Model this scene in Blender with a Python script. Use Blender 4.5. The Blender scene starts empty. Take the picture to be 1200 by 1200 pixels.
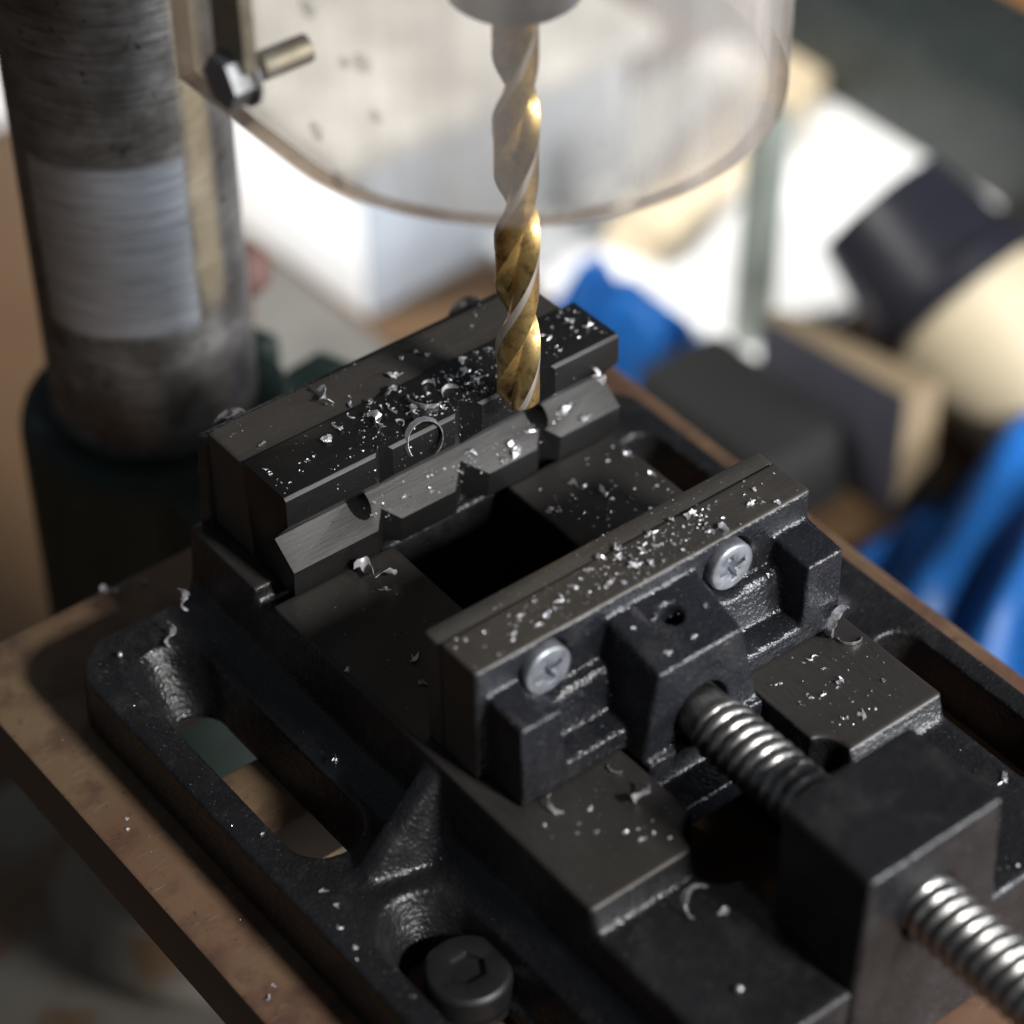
import bpy, bmesh, math, random
from mathutils import Vector, Matrix
random.seed(7)
MM = 0.001
PI = math.pi
rad = math.radians
sc = bpy.context.scene
COL = sc.collection

# ------------------------------------------------------------------ camera
cam_d = bpy.data.cameras.new('camera'); cam = bpy.data.objects.new('camera', cam_d); COL.objects.link(cam)
_p, _y, _r = rad(41.3632), rad(37.5898), rad(-0.64073)
_f = Vector((math.cos(_p)*math.sin(_y), math.cos(_p)*math.cos(_y), -math.sin(_p)))
_rt = Vector((math.cos(_y), -math.sin(_y), 0)); _up = _rt.cross(_f)
_R = math.cos(_r)*_rt + math.sin(_r)*_up; _U = -math.sin(_r)*_rt + math.cos(_r)*_up
M = Matrix((( _R.x, _U.x, -_f.x), (_R.y, _U.y, -_f.y), (_R.z, _U.z, -_f.z))).to_4x4()
M.translation = Vector((-219.494, -300.045, 327.088))*MM
cam.matrix_world = M
cam_d.sensor_width = 36; cam_d.lens = 36*3092.571/1200
cam_d.clip_start = 0.01; cam_d.clip_end = 30
cam_d.dof.use_dof = True; cam_d.dof.focus_distance = 0.470; cam_d.dof.aperture_fstop = 8.0
cam_d.dof.aperture_blades = 9
sc.camera = cam

# ------------------------------------------------------------------ world and lamps (workshop interior)
w = bpy.data.worlds.new('World'); sc.world = w; w.use_nodes = True
bg = w.node_tree.nodes['Background']; bg.inputs[0].default_value = (0.80, 0.88, 1.0, 1); bg.inputs[1].default_value = 0.095
def area(name, loc, target, size, power, color, sy=None):
    l = bpy.data.lights.new(name, 'AREA'); l.energy = power; l.color = color; l.shape = 'RECTANGLE'; l.size = size; l.size_y = sy or size
    o = bpy.data.objects.new(name, l); COL.objects.link(o); o.location = Vector(loc)*MM
    o.rotation_euler = (Vector(target)-Vector(loc)).to_track_quat('-Z', 'Y').to_euler(); return o
# the ceiling lamp in front of the machine that throws the vise's shadow backwards
area('workshop_lamp', (330, -1650, 1120), (0, -30, 0), 0.26, 66, (1.0, 0.985, 0.96), 0.20)
# unseen soft light added low at the right front to brighten front faces
area('front_fill_light', (1150, -1750, 360), (0, -50, 0), 0.9, 68, (0.93, 0.96, 1.0), 0.7)
# spot added out of view to brighten the things on the bench behind
def spot(name, loc, target, power, ang, color, r):
    l = bpy.data.lights.new(name, 'SPOT'); l.energy = power; l.color = color; l.spot_size = rad(ang); l.spot_blend = 0.5; l.shadow_soft_size = r
    o = bpy.data.objects.new(name, l); COL.objects.link(o); o.location = Vector(loc)*MM
    o.rotation_euler = (Vector(target)-Vector(loc)).to_track_quat('-Z', 'Y').to_euler(); return o
spot('background_fill', (-600, 620, 740), (312, 338, -225), 135, 18, (1.0, 0.98, 0.95), 0.08)

sc.view_settings.view_transform = 'Standard'; sc.view_settings.look = 'None'; sc.view_settings.gamma = 1.0
sc.view_settings.exposure = 0.0
sc.view_settings.use_curve_mapping = False
sc.cycles.max_bounces = 10; sc.cycles.transparent_max_bounces = 16
sc.cycles.use_denoising = True
sc.cycles.sample_clamp_indirect = 6.0

# ------------------------------------------------------------------ materials
class NT:
    def __init__(s, name):
        s.m = bpy.data.materials.new(name); s.m.use_nodes = True; s.t = s.m.node_tree
        s.p = s.t.nodes['Principled BSDF']; s.out = s.t.nodes['Material Output']
        s.tc = s.t.nodes.new('ShaderNodeTexCoord')
    def n(s, typ, **kw):
        o = s.t.nodes.new(typ)
        for k, v in kw.items():
            if isinstance(k, str) and hasattr(o, k): setattr(o, k, v)
            else: o.inputs[k].default_value = v
        return o
    def l(s, a, b): s.t.links.new(a, b)
    def noise(s, scale, detail=4, rough=.55, stretch=None, vec=None, dist=0):
        o = s.t.nodes.new('ShaderNodeTexNoise'); o.inputs['Scale'].default_value = scale
        o.inputs['Detail'].default_value = detail; o.inputs['Roughness'].default_value = rough; o.inputs['Distortion'].default_value = dist
        v = vec or s.tc.outputs['Object']
        if stretch:
            mp = s.t.nodes.new('ShaderNodeMapping'); mp.inputs['Scale'].default_value = stretch; s.l(v, mp.inputs[0]); v = mp.outputs[0]
        s.l(v, o.inputs['Vector']); return o.outputs['Fac']
    def ramp(s, fac, stops):
        r = s.t.nodes.new('ShaderNodeValToRGB'); e = r.color_ramp.elements
        while len(e) < len(stops): e.new(0.5)
        for q, (pos, c) in zip(e, stops):
            q.position = pos; q.color = (c, c, c, 1) if isinstance(c, (int, float)) else (*c, 1)
        s.l(fac, r.inputs[0]); return r.outputs[0]
    def mix(s, fac, a, b):
        o = s.t.nodes.new('ShaderNodeMix'); o.data_type = 'RGBA'
        for sock, v in ((o.inputs[0], fac), (o.inputs[6], a), (o.inputs[7], b)):
            if isinstance(v, (int, float)): sock.default_value = v
            elif isinstance(v, tuple): sock.default_value = (*v, 1)
            else: s.l(v, sock)
        return o.outputs[2]
    def math(s, op, a, b=0.0, c=0.0):
        o = s.t.nodes.new('ShaderNodeMath'); o.operation = op
        for i, v in enumerate((a, b, c)):
            if isinstance(v, (int, float)): o.inputs[i].default_value = v
            else: s.l(v, o.inputs[i])
        return o.outputs[0]
    def bump(s, h, dist, strength=1.0, prev=None):
        b = s.t.nodes.new('ShaderNodeBump'); b.inputs['Distance'].default_value = dist; b.inputs['Strength'].default_value = strength
        s.l(h, b.inputs['Height'])
        if prev is not None: s.l(prev, b.inputs['Normal'])
        return b.outputs[0]
    def set(s, **kw):
        nm = dict(color='Base Color', rough='Roughness', metal='Metallic', spec='Specular IOR Level', normal='Normal', coat='Coat Weight', coatr='Coat Roughness', trans='Transmission Weight', ior='IOR', aniso='Anisotropic', sheen='Sheen Weight')
        for k, v in kw.items():
            i = s.p.inputs[nm[k]]
            if isinstance(v, tuple): i.default_value = (*v, 1)
            elif isinstance(v, (int, float)): i.default_value = v
            else: s.l(v, i)
        return s.m

def m_cast(name, col, r0=.2, r1=.38, b=.0005, wear_glint=.85):
    s = NT(name)
    n1 = s.noise(1250, 2, .55); n2 = s.noise(420, 3, .5); n3 = s.noise(60, 3); n4 = s.noise(130, 4, .65)
    c = s.mix(s.ramp(n3, [(.35, 0.), (.7, 1.)]), col, tuple(x*1.6 for x in col))
    smear_or_sheen = s.ramp(n4, [(.52, 0.), (.75, .5)])
    c = s.mix(smear_or_sheen, c, (.030, .029, .028))
    dust = s.ramp(s.noise(1500, 2, .7), [(.66, 0.), (.74, .5)])
    c = s.mix(dust, c, (.12, .118, .115))
    scr = s.ramp(s.noise(260, 2, .5, (1, .05, 1)), [(.70, 0.), (.74, .35)])
    c = s.mix(scr, c, (.07, .068, .066))
    geo = s.n('ShaderNodeNewGeometry')
    edge = s.math('MULTIPLY', s.ramp(geo.outputs['Pointiness'], [(.53, 0.), (.60, 1.)]), s.ramp(s.noise(330, 4, .7), [(.46, 0.), (.62, wear_glint)]))
    c = s.mix(edge, c, (.22, .215, .21))  # rubbed edges; the lightening also paints in their gloss glints
    h = s.math('ADD', s.math('MULTIPLY', n1, .7), s.math('MULTIPLY', n2, .5))
    rr = s.math('ADD', s.ramp(n2, [(.3, r0), (.7, r1)]), s.math('MULTIPLY', smear_or_sheen, .25))
    return s.set(color=c, rough=rr, normal=s.bump(h, b, .8), spec=.42)
M_CAST = m_cast('black_cast_enamel', (.0065, .0065, .0075), .24, .42, .00045)
M_CASTG = m_cast('black_cast_gloss', (.0075, .008, .0105), .18, .32, .0006)

def m_ground(name, col, rough, metal, dirX=True, scr=.35, bump=.00003):
    s = NT(name)
    st = (1, 14, 14) if dirX else (14, 1, 14)
    n1 = s.noise(160, 5, .65, st); n2 = s.noise(45, 4, .6); n3 = s.noise(14, 2)
    c = s.mix(s.ramp(n1, [(.3, 0.), (.72, scr)]), col, tuple(min(1, x*2.1) for x in col))
    c = s.mix(s.ramp(n2, [(.4, 0.), (.75, .45)]), c, tuple(x*.55 for x in col))
    spk = s.ramp(s.noise(1700, 2, .7), [(.68, 0.), (.75, .6)])
    c = s.mix(spk, c, tuple(min(1, x*3.2+.02) for x in col))
    rr = s.math('ADD', s.math('MULTIPLY', n3, .2), s.math('MULTIPLY_ADD', n1, .15, rough-.17))
    return s.set(color=c, rough=rr, metal=metal, normal=s.bump(n1, bump, .6))
M_BED = m_ground('oiled_ground_steel', (.042, .038, .035), .46, .55, False)
M_JAWTOP = m_ground('browned_steel', (.050, .045, .040), .48, .45, True)
M_HARD = m_ground('hardened_jaw_steel', (.064, .059, .053), .48, .5, True)
M_PLATE = m_ground('blued_jaw_steel', (.016, .0155, .0155), .34, .55, True, .25)
M_BRUSH = m_ground('brushed_groove_steel', (.020, .019, .018), .58, .35, True, 1.2, .00016)

def m_steel(name, col, r0, r1, st=None, metal=1.0, dirt=.4):
    s = NT(name)
    n1 = s.noise(220, 4, .6, st); n2 = s.noise(500, 3, .6)
    c = s.mix(s.ramp(n2, [(.35, dirt), (.65, 0.)]), col, tuple(x*.4 for x in col))
    return s.set(color=c, rough=s.ramp(n1, [(.3, r0), (.7, r1)]), metal=metal, normal=s.bump(n1, .00003, .5))
M_SCREW = m_steel('lead_screw_steel', (.34, .33, .32), .28, .48, None, 1.0, .75)
M_ZINC = m_steel('zinc_plated_screw', (.40, .42, .46), .34, .50, None, .8, .6)
M_HEX = m_steel('galvanised_bolt', (.34, .35, .37), .55, .68)
M_CHUCK = m_steel('chuck_steel', (.36, .36, .37), .28, .45)
M_SOCK = m_steel('black_oxide_bolt', (.007, .007, .008), .42, .56, None, .0)
M_BRASS = m_steel('brass_standoff', (.40, .37, .30), .5, .65)

def m_gold():
    s = NT('titanium_coated_drill')
    n = s.noise(320, 5, .65); n2 = s.noise(90, 3)
    c = s.mix(s.ramp(n2, [(.35, 0.), (.7, 1.)]), (.78, .55, .22), (.64, .43, .16))
    c = s.mix(s.ramp(n, [(.48, 0.), (.66, .85)]), c, (.15, .085, .035))
    return s.set(color=c, rough=s.ramp(n, [(.3, .24), (.75, .46)]), metal=.95, normal=s.bump(n, .00004, .4))
M_GOLD = m_gold()
s = NT('ground_drill_land'); n_ = s.noise(400, 3, .6, (1, 1, .2))
M_LAND = s.set(color=s.mix(n_, (.70, .61, .52), (.82, .75, .68)), rough=.36, metal=.9)

def m_chip():
    s = NT('aluminium_chip'); n = s.noise(900, 3, .6)
    return s.set(color=s.mix(n, (.46, .46, .48), (.72, .72, .74)), rough=s.ramp(n, [(.3, .28), (.7, .55)]), metal=.9, normal=s.bump(n, .0001, .5))
M_CHIP = m_chip()
s = NT('dull_aluminium_chip'); n_ = s.noise(800, 3)
M_CHIP2 = s.set(color=s.mix(n_, (.36, .35, .36), (.56, .55, .57)), rough=.5, metal=.55)

def m_table():
    s = NT('rusty_table_steel')
    n1 = s.noise(28, 5, .6); n2 = s.noise(420, 4, .7); n3 = s.noise(9, 3); n4 = s.noise(110, 4, .6)
    c = s.mix(s.ramp(n1, [(.36, 0.), (.64, 1.)]), (.120, .054, .036), (.170, .104, .062))
    c = s.mix(s.ramp(n3, [(.47, 0.), (.62, .85)]), c, (.165, .112, .064))
    c = s.mix(s.ramp(n2, [(.60, 0.), (.72, .7)]), c, (.045, .028, .020))
    c = s.mix(s.ramp(n4, [(.32, .8), (.52, 0.)]), c, (.075, .042, .032))
    scr = s.ramp(s.noise(130, 2, .5, (1, 22, 1)), [(.66, 0.), (.74, .4)])
    c = s.mix(scr, c, (.4, .33, .27))
    return s.set(color=c, rough=s.ramp(n1, [(.3, .42), (.7, .6)]), metal=.25, normal=s.bump(n2, .00006, .6))
M_TABLE = m_table()
s = NT('table_edge_steel'); n_ = s.noise(35, 4)
M_TABEDGE = s.set(color=s.mix(n_, (.085, .05, .042), (.07, .062, .052)), rough=.6, metal=.2)

def m_column():
    s = NT('worn_lit_column_steel')
    sep = s.n('ShaderNodeSeparateXYZ'); s.l(s.tc.outputs['Object'], sep.inputs[0])
    X, Y, Z = sep.outputs
    ang = s.math('ARCTAN2', Y, X)
    nz = s.noise(70, 4, .6); nb = s.noise(30, 3)
    streak = s.noise(120, 4, .65, (.6, .6, 9))
    pits = s.noise(330, 4, .65, (1, 1, .7))
    c = s.mix(s.ramp(nz, [(.35, 0.), (.65, 1.)]), (.105, .10, .095), (.25, .245, .24))
    c = s.mix(s.ramp(streak, [(.42, 0.), (.68, .7)]), c, (.055, .045, .038))
    c = s.mix(s.ramp(pits, [(.60, 0.), (.68, .9)]), c, (.025, .02, .018))
    # tan streak right of the painted-in patch
    def box(v, a, b, soft):
        return s.math('MULTIPLY', s.ramp(s.math('MULTIPLY_ADD', v, 1/soft, -a/soft), [(0., 0.), (1., 1.)]), s.ramp(s.math('MULTIPLY_ADD', v, -1/soft, b/soft), [(0., 0.), (1., 1.)]))
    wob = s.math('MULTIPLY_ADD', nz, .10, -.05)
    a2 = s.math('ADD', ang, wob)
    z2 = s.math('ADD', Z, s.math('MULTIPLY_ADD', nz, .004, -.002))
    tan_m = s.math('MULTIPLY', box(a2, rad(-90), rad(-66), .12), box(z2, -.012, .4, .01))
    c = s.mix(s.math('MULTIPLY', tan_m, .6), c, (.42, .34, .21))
    lit_patch = s.math('MULTIPLY', box(a2, rad(-178), rad(-87.5), .05), box(z2, -.0125, .0315, .002))  # band of light painted into the steel, ending at the vise's shadow line
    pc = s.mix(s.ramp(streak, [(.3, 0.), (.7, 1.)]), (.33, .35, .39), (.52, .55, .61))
    c = s.mix(lit_patch, c, pc)
    rr = s.mix(lit_patch, s.ramp(nz, [(.3, .34), (.7, .52)]), s.ramp(streak, [(.3, .24), (.7, .38)]))
    return s.set(color=c, rough=rr, metal=.7, normal=s.bump(s.math('ADD', s.math('MULTIPLY', pits, -.6), streak), .00016, .7))
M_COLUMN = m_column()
M_GREENB = m_cast('green_bracket_enamel', (.006, .0135, .011), .45, .5, .0003, .2)
M_GREEN = m_cast('dark_green_machine_enamel', (.007, .011, .010), .35, .5, .0003, .2)
def m_base():
    s = NT('grimy_base_enamel'); n1 = s.noise(14, 3); n2 = s.noise(30, 4)
    sep = s.n('ShaderNodeSeparateXYZ'); s.l(s.tc.outputs['Object'], sep.inputs[0])
    side = s.ramp(s.math('ADD', s.math('MULTIPLY_ADD', sep.outputs[0], 22, .1), s.math('MULTIPLY_ADD', n1, .6, -.3)), [(.35, 0.), (.6, 1.)])
    c = s.mix(side, (.20, .175, .14), (.030, .085, .060))
    c = s.mix(s.ramp(n2, [(.48, 0.), (.58, .9)]), c, (.14, .075, .03))
    c = s.mix(s.ramp(n2, [(.30, .9), (.36, 0.)]), c, (.02, .018, .016))
    return s.set(color=c, rough=.55)
M_BASE = m_base()

def m_guard(name, transp, tint, haze, hz):
    s = NT(name); t = s.t; t.nodes.remove(s.p)
    tr = s.n('ShaderNodeBsdfTransparent'); tr.inputs[0].default_value = (*tint, 1)
    df = s.n('ShaderNodeBsdfDiffuse'); df.inputs[0].default_value = (*hz, 1)
    tl = s.n('ShaderNodeBsdfTranslucent'); tl.inputs[0].default_value = (*hz, 1)
    gl = s.n('ShaderNodeBsdfGlossy'); gl.inputs[0].default_value = (1, 1, 1, 1); gl.inputs['Roughness'].default_value = .12
    a = s.n('ShaderNodeMixShader'); s.l(df.outputs[0], a.inputs[1]); s.l(tl.outputs[0], a.inputs[2]); a.inputs[0].default_value = .5
    spots = s.n('ShaderNodeTexVoronoi'); spots.inputs['Scale'].default_value = 110; spots.inputs['Randomness'].default_value = 1.0
    s.l(s.tc.outputs['Object'], spots.inputs['Vector'])
    ring = s.ramp(spots.outputs['Distance'], [(.0, .42), (.11, .30), (.15, .60), (.20, 0.)])
    smear_or_sheen = s.ramp(s.noise(48, 3, .55, (1, 1, .04)), [(.34, haze*.35), (.5, haze), (.66, haze*2.2)])  # smears that also paint vertical reflection bands into the haze
    keep = s.ramp(s.noise(34, 1), [(.55, 0.), (.60, 1.)])
    hf = s.math('ADD', smear_or_sheen, s.math('MULTIPLY', s.math('MULTIPLY', ring, .0), keep))
    b = s.n('ShaderNodeMixShader'); s.l(hf, b.inputs[0]); s.l(tr.outputs[0], b.inputs[1]); s.l(a.outputs[0], b.inputs[2])
    # dried coolant droplets: small dull rings
    dm = s.math('MULTIPLY', ring, keep)
    tr2 = s.n('ShaderNodeBsdfDiffuse'); tr2.inputs[0].default_value = (.22, .20, .18, 1)
    d = s.n('ShaderNodeMixShader'); s.l(dm, d.inputs[0]); s.l(b.outputs[0], d.inputs[1]); s.l(tr2.outputs[0], d.inputs[2])
    fr = s.n('ShaderNodeLayerWeight'); fr.inputs[0].default_value = .5
    c = s.n('ShaderNodeMixShader'); s.l(s.math('MULTIPLY_ADD', s.math('POWER', fr.outputs[1], 4.0), .55, .055), c.inputs[0]); s.l(d.outputs[0], c.inputs[1]); s.l(gl.outputs[0], c.inputs[2])
    s.l(c.outputs[0], s.out.inputs[0]); return s.m
M_GUARD = m_guard('clear_guard_plastic', .8, (.94, .925, .90), .21, (.69, .66, .63))
M_RIM = m_guard('guard_plastic_cut_edge', .4, (.62, .50, .40), .62, (.28, .215, .16))

def plain(name, col, rough=.6, metal=0., var=.25, scale=40, bmp=0.):
    s = NT(name); n = s.noise(scale, 4, .6)
    c = s.mix(s.ramp(n, [(.3, 0.), (.7, 1.)]), tuple(x*(1-var) for x in col), tuple(min(1, x*(1+var)) for x in col))
    if bmp: s.set(normal=s.bump(n, bmp, .7))
    return s.set(color=c, rough=rough, metal=metal)
def m_wood(name, a, b):
    s = NT(name); n = s.noise(18, 5, .6, (1, 9, 9)); n2 = s.noise(6, 3)
    c = s.mix(n, a, b); c = s.mix(s.ramp(n2, [(.4, 0.), (.7, .4)]), c, tuple(x*.6 for x in a))
    return s.set(color=c, rough=.6, normal=s.bump(n, .0004, .4))
M_BENCH = m_wood('worn_bench_wood', (.075, .040, .017), (.10, .057, .025))
M_PAPER = plain('white_paper', (.86, .86, .85), .6, 0, .03)
M_WHITEBOX = plain('white_plastic_box', (.86, .87, .88), .45, 0, .03)
M_BEIGE = m_wood('pale_wood', (.58, .47, .31), (.68, .57, .40))
M_CREAM = plain('cream_plastic', (.46, .39, .27), .5, 0, .1)
M_BLACKP = plain('black_plastic', (.006, .006, .006), .85, 0, .2)
M_BLACKG = plain('black_gloss_housing', (.012, .012, .018), .35, 0, .2)
M_SLATE_SHADE = plain('slate_grey_shade_side', (.055, .056, .072), .55, 0, .15)
M_CARD = plain('tan_cardboard', (.19, .14, .082), .7, 0, .1)
M_BLUE = plain('blue_plastic_sheet', (.02, .17, .54), .4, 0, .2, 20)
M_BOXSHADE = plain('box_side_shade', (.30, .325, .36), .5, 0, .15)
M_GREYB = plain('grey_board', (.11, .105, .095), .7, 0, .2)
M_ORANGE = m_wood('brown_wood', (.30, .13, .035), (.36, .17, .05))
M_GREYPIPE = plain('grey_steel_pipe', (.25, .26, .29), .4, .4, .1)

# ------------------------------------------------------------------ mesh helpers (millimetres in, metres out)
def finish(name, bm, mats, parent=None, smooth=None, loc=None):
    if not isinstance(mats, (list, tuple)): mats = [mats]
    bmesh.ops.recalc_face_normals(bm, faces=bm.faces)
    me = bpy.data.meshes.new(name); bm.to_mesh(me); bm.free()
    me.transform(Matrix.Scale(MM, 4))
    for m in mats: me.materials.append(m)
    o = bpy.data.objects.new(name, me); COL.objects.link(o)
    if parent: o.parent = parent
    if loc: o.location = Vector(loc)*MM
    if smooth is not None: sm(o, smooth)
    return o
def sm(o, ang):
    me = o.data
    me.polygons.foreach_set('use_smooth', [True]*len(me.polygons))
    me.set_sharp_from_angle(angle=rad(ang)); me.update()
def apply_mods(o):
    dg = bpy.context.evaluated_depsgraph_get(); dg.update()
    me = bpy.data.meshes.new_from_object(o.evaluated_get(dg)); old = o.data
    o.modifiers.clear(); o.data = me; me.name = o.name
    bpy.data.meshes.remove(old)
def cut(o, cutters, op='DIFFERENCE'):
    par = o.parent; o.parent = None
    for c in cutters:
        md = o.modifiers.new('b', 'BOOLEAN'); md.operation = op; md.object = c; md.solver = 'EXACT'; md.use_self = True
    apply_mods(o)
    for c in cutters:
        d = c.data; bpy.data.objects.remove(c); bpy.data.meshes.remove(d)
    o.parent = par
def bevel(o, width, seg=2, ang=35, smooth=38):
    md = o.modifiers.new('v', 'BEVEL'); md.width = width*MM; md.segments = seg; md.limit_method = 'ANGLE'; md.angle_limit = rad(ang); md.use_clamp_overlap = True
    apply_mods(o); sm(o, smooth)
def remesh(o, vox, it=6, fac=.5):
    md = o.modifiers.new('r', 'REMESH'); md.mode = 'VOXEL'; md.voxel_size = vox*MM; md.use_smooth_shade = True
    md = o.modifiers.new('s', 'SMOOTH'); md.factor = fac; md.iterations = it
    apply_mods(o)
    o.data.polygons.foreach_set('use_smooth', [True]*len(o.data.polygons))
def box(bm, x0, x1, y0, y1, z0, z1):
    vs = [bm.verts.new((x, y, z)) for z in (z0, z1) for x, y in ((x0, y0), (x1, y0), (x1, y1), (x0, y1))]
    for f in ((0, 3, 2, 1), (4, 5, 6, 7), (0, 1, 5, 4), (1, 2, 6, 5), (2, 3, 7, 6), (3, 0, 4, 7)): bm.faces.new([vs[i] for i in f])
def hexa(bm, b, t):
    vs = [bm.verts.new(p) for p in list(b)+list(t)]; n = len(b)
    bm.faces.new(vs[:n][::-1]); bm.faces.new(vs[n:])
    for i in range(n): j = (i+1) % n; bm.faces.new((vs[i], vs[j], vs[n+j], vs[n+i]))
def prism_x(bm, prof, x0, x1):
    hexa(bm, [(x0, y, z) for y, z in prof], [(x1, y, z) for y, z in prof])
def loft(bm, o0, z0, o1, z1):
    hexa(bm, [(x, y, z0) for x, y in o0], [(x, y, z1) for x, y in o1])
def rrect(x0, x1, y0, y1, r, n=8):
    pts = []
    for cx, cy, a in ((x1-r, y1-r, 0), (x0+r, y1-r, 90), (x0+r, y0+r, 180), (x1-r, y0+r, 270)):
        for k in range(n+1):
            t = rad(a+90*k/n); pts.append((cx+r*math.cos(t), cy+r*math.sin(t)))
    return pts
def cyl(bm, c, axis, r0, r1, h, seg=32):
    """frustum from c along axis, closed"""
    ax = Vector(axis).normalized(); q = ax.to_track_quat('Z', 'Y'); a, b = [], []
    for k in range(seg):
        t = 2*PI*k/seg
        a.append(Vector(c)+q @ Vector((r0*math.cos(t), r0*math.sin(t), 0)))
        b.append(Vector(c)+q @ Vector((r1*math.cos(t), r1*math.sin(t), h)))
    hexa(bm, a, b)
def lathe(bm, prof, cx, cy, seg=48):
    rows = []
    for r, z in prof:
        rows.append([bm.verts.new((cx+r*math.cos(2*PI*k/seg), cy+r*math.sin(2*PI*k/seg), z)) for k in range(seg)])
    for a, b in zip(rows, rows[1:]):
        for k in range(seg): j = (k+1) % seg; bm.faces.new((a[k], a[j], b[j], b[k]))
    bm.faces.new(rows[0][::-1]); bm.faces.new(rows[-1])
def tmp(fn):
    bm = bmesh.new(); fn(bm); return finish('cutter', bm, M_CAST)
def thing(name, label, cat, loc=(0, 0, 0), group=None):
    o = bpy.data.objects.new(name, None); COL.objects.link(o); o.location = Vector(loc)*MM; o.empty_display_size = .01
    tag(o, label, cat, group); return o
def tag(o, label, cat, group=None):
    o['label'] = label; o['category'] = cat
    if group: o['group'] = group
    return o
def mesh(name, fn, mats, parent=None, smooth=None, loc=None):
    bm = bmesh.new(); fn(bm); return finish(name, bm, mats, parent, smooth, loc)
def facemat(o, test, idx=1):
    for p in o.data.polygons:
        if test(p.center/MM, p.normal): p.material_index = idx

BENCH_Z = -230.0
# ------------------------------------------------------------------ the setting: bench top
bench = mesh('bench_top', lambda bm: box(bm, -700, 1300, -420, 1500, BENCH_Z-40, BENCH_Z), M_BENCH)
bench['kind'] = 'structure'

# ------------------------------------------------------------------ drill press
TZ = -30.5
press = thing('drill_press', 'bench drill press with rusty table, worn steel column and clear chip guard', 'drill press', (0, 116, BENCH_Z))
PO = Vector((0, -116, -BENCH_Z))     # children coordinates stay in scene millimetres
def pp(o): o.location = PO*MM; return o
def table():
    o = mesh('table', lambda bm: loft(bm, rrect(-84.5, 75.5, -170, 54, 2.5, 3), TZ-15, rrect(-84.5, 75.5, -170, 54, 2.5, 3), TZ), [M_TABLE, M_TABEDGE], press)
    cs = []
    for ya, yb in ((-3, 24), (-46, -20)):
        cs.append(tmp(lambda bm: loft(bm, rrect(-66, -22, ya, yb, 6, 6), TZ-30, rrect(-66, -22, ya, yb, 6, 6), TZ+10)))
    cs.append(tmp(lambda bm: loft(bm, rrect(20, 60, -30, -17, 6, 6), TZ-30, rrect(20, 60, -30, -17, 6, 6), TZ+10)))
    cut(o, cs); bevel(o, .7, 2)
    facemat(o, lambda c, n: abs(n.z) < .5)
    return pp(o)
table()
def column():
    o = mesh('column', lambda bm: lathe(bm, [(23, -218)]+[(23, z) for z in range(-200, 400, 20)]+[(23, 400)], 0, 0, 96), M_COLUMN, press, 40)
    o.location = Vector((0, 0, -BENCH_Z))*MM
column()
def bracket(bm):
    lathe(bm, [(24, -160), (30, -160), (31.5, -156), (31, -50), (30, -46), (28.5, -44.5), (23.6, -44.5)], 0, 116, 64)
    box(bm, -16, 16, -60, 92, -80, -46)                       # arm under the table
    hexa(bm, [(26, 100, -108), (52, 112, -108), (48, 122, -108), (22, 118, -108)], [(26, 100, -58), (52, 112, -58), (48, 122, -58), (22, 118, -58)])
    hexa(bm, [(18, 122, -108), (44, 132, -108), (40, 142, -108), (14, 134, -108)], [(18, 122, -58), (44, 132, -58), (40, 142, -58), (14, 134, -58)])
o = pp(mesh('table_bracket', bracket, M_GREENB, press)); remesh(o, 1.4, 4)
def clamp(bm):
    cyl(bm, (50, 96, -82), (-.25, 1, 0), 4, 4, 52, 20)
    cyl(bm, (37, 144, -82), (.18, .05, 1), 3, 3, 32, 16)
    bmesh.ops.create_uvsphere(bm, u_segments=20, v_segments=12, radius=7.0, matrix=Matrix.Translation((44, 147, -48)))
M_KNOB = plain('brown_clamp_knob', (.10, .05, .04), .75)
pp(mesh('clamp_handle', clamp, M_KNOB, press, 40))
def foot(bm):
    loft(bm, rrect(-95, 95, -140, 185, 14, 6), BENCH_Z, rrect(-91, 91, -136, 181, 12, 6), -211)
o = pp(mesh('base', foot, M_BASE, press))
cut(o, [tmp(lambda bm, a=a: loft(bm, rrect(a-8, a+8, 20, 118, 7.5, 6), BENCH_Z-10, rrect(a-8, a+8, 20, 118, 7.5, 6), -210)) for a in (-55, 55)]); bevel(o, 2, 2)
pp(mesh('column_flange', lambda bm: lathe(bm, [(42, -213), (44, -206), (40, -199), (33, -193), (31, -173), (28.5, -170), (23.5, -170)], 0, 116, 64), M_BASE, press, 40))
DX, DY = 9.7, -4.6
def head(bm):
    loft(bm, rrect(-55, 75, -70, 190, 25, 6), 205, rrect(-60, 80, -75, 195, 28, 6), 345)
o = pp(mesh('head', head, M_GREEN, press)); bevel(o, 4, 3)
pp(mesh('quill', lambda bm: lathe(bm, [(18, 160), (21, 162), (21, 210)], DX, DY), M_CHUCK, press, 40))
def chuck(bm):
    lathe(bm, [(4.3, 110.0), (5, 108.7), (9.5, 108.5), (11.2, 109.9), (12.5, 114), (16.5, 125), (18.5, 128), (18.8, 131), (18.8, 146), (17.6, 147.5), (17.6, 160.5)], DX, DY, 64)
ck = pp(mesh('chuck', chuck, M_CHUCK, press, 35))
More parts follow.
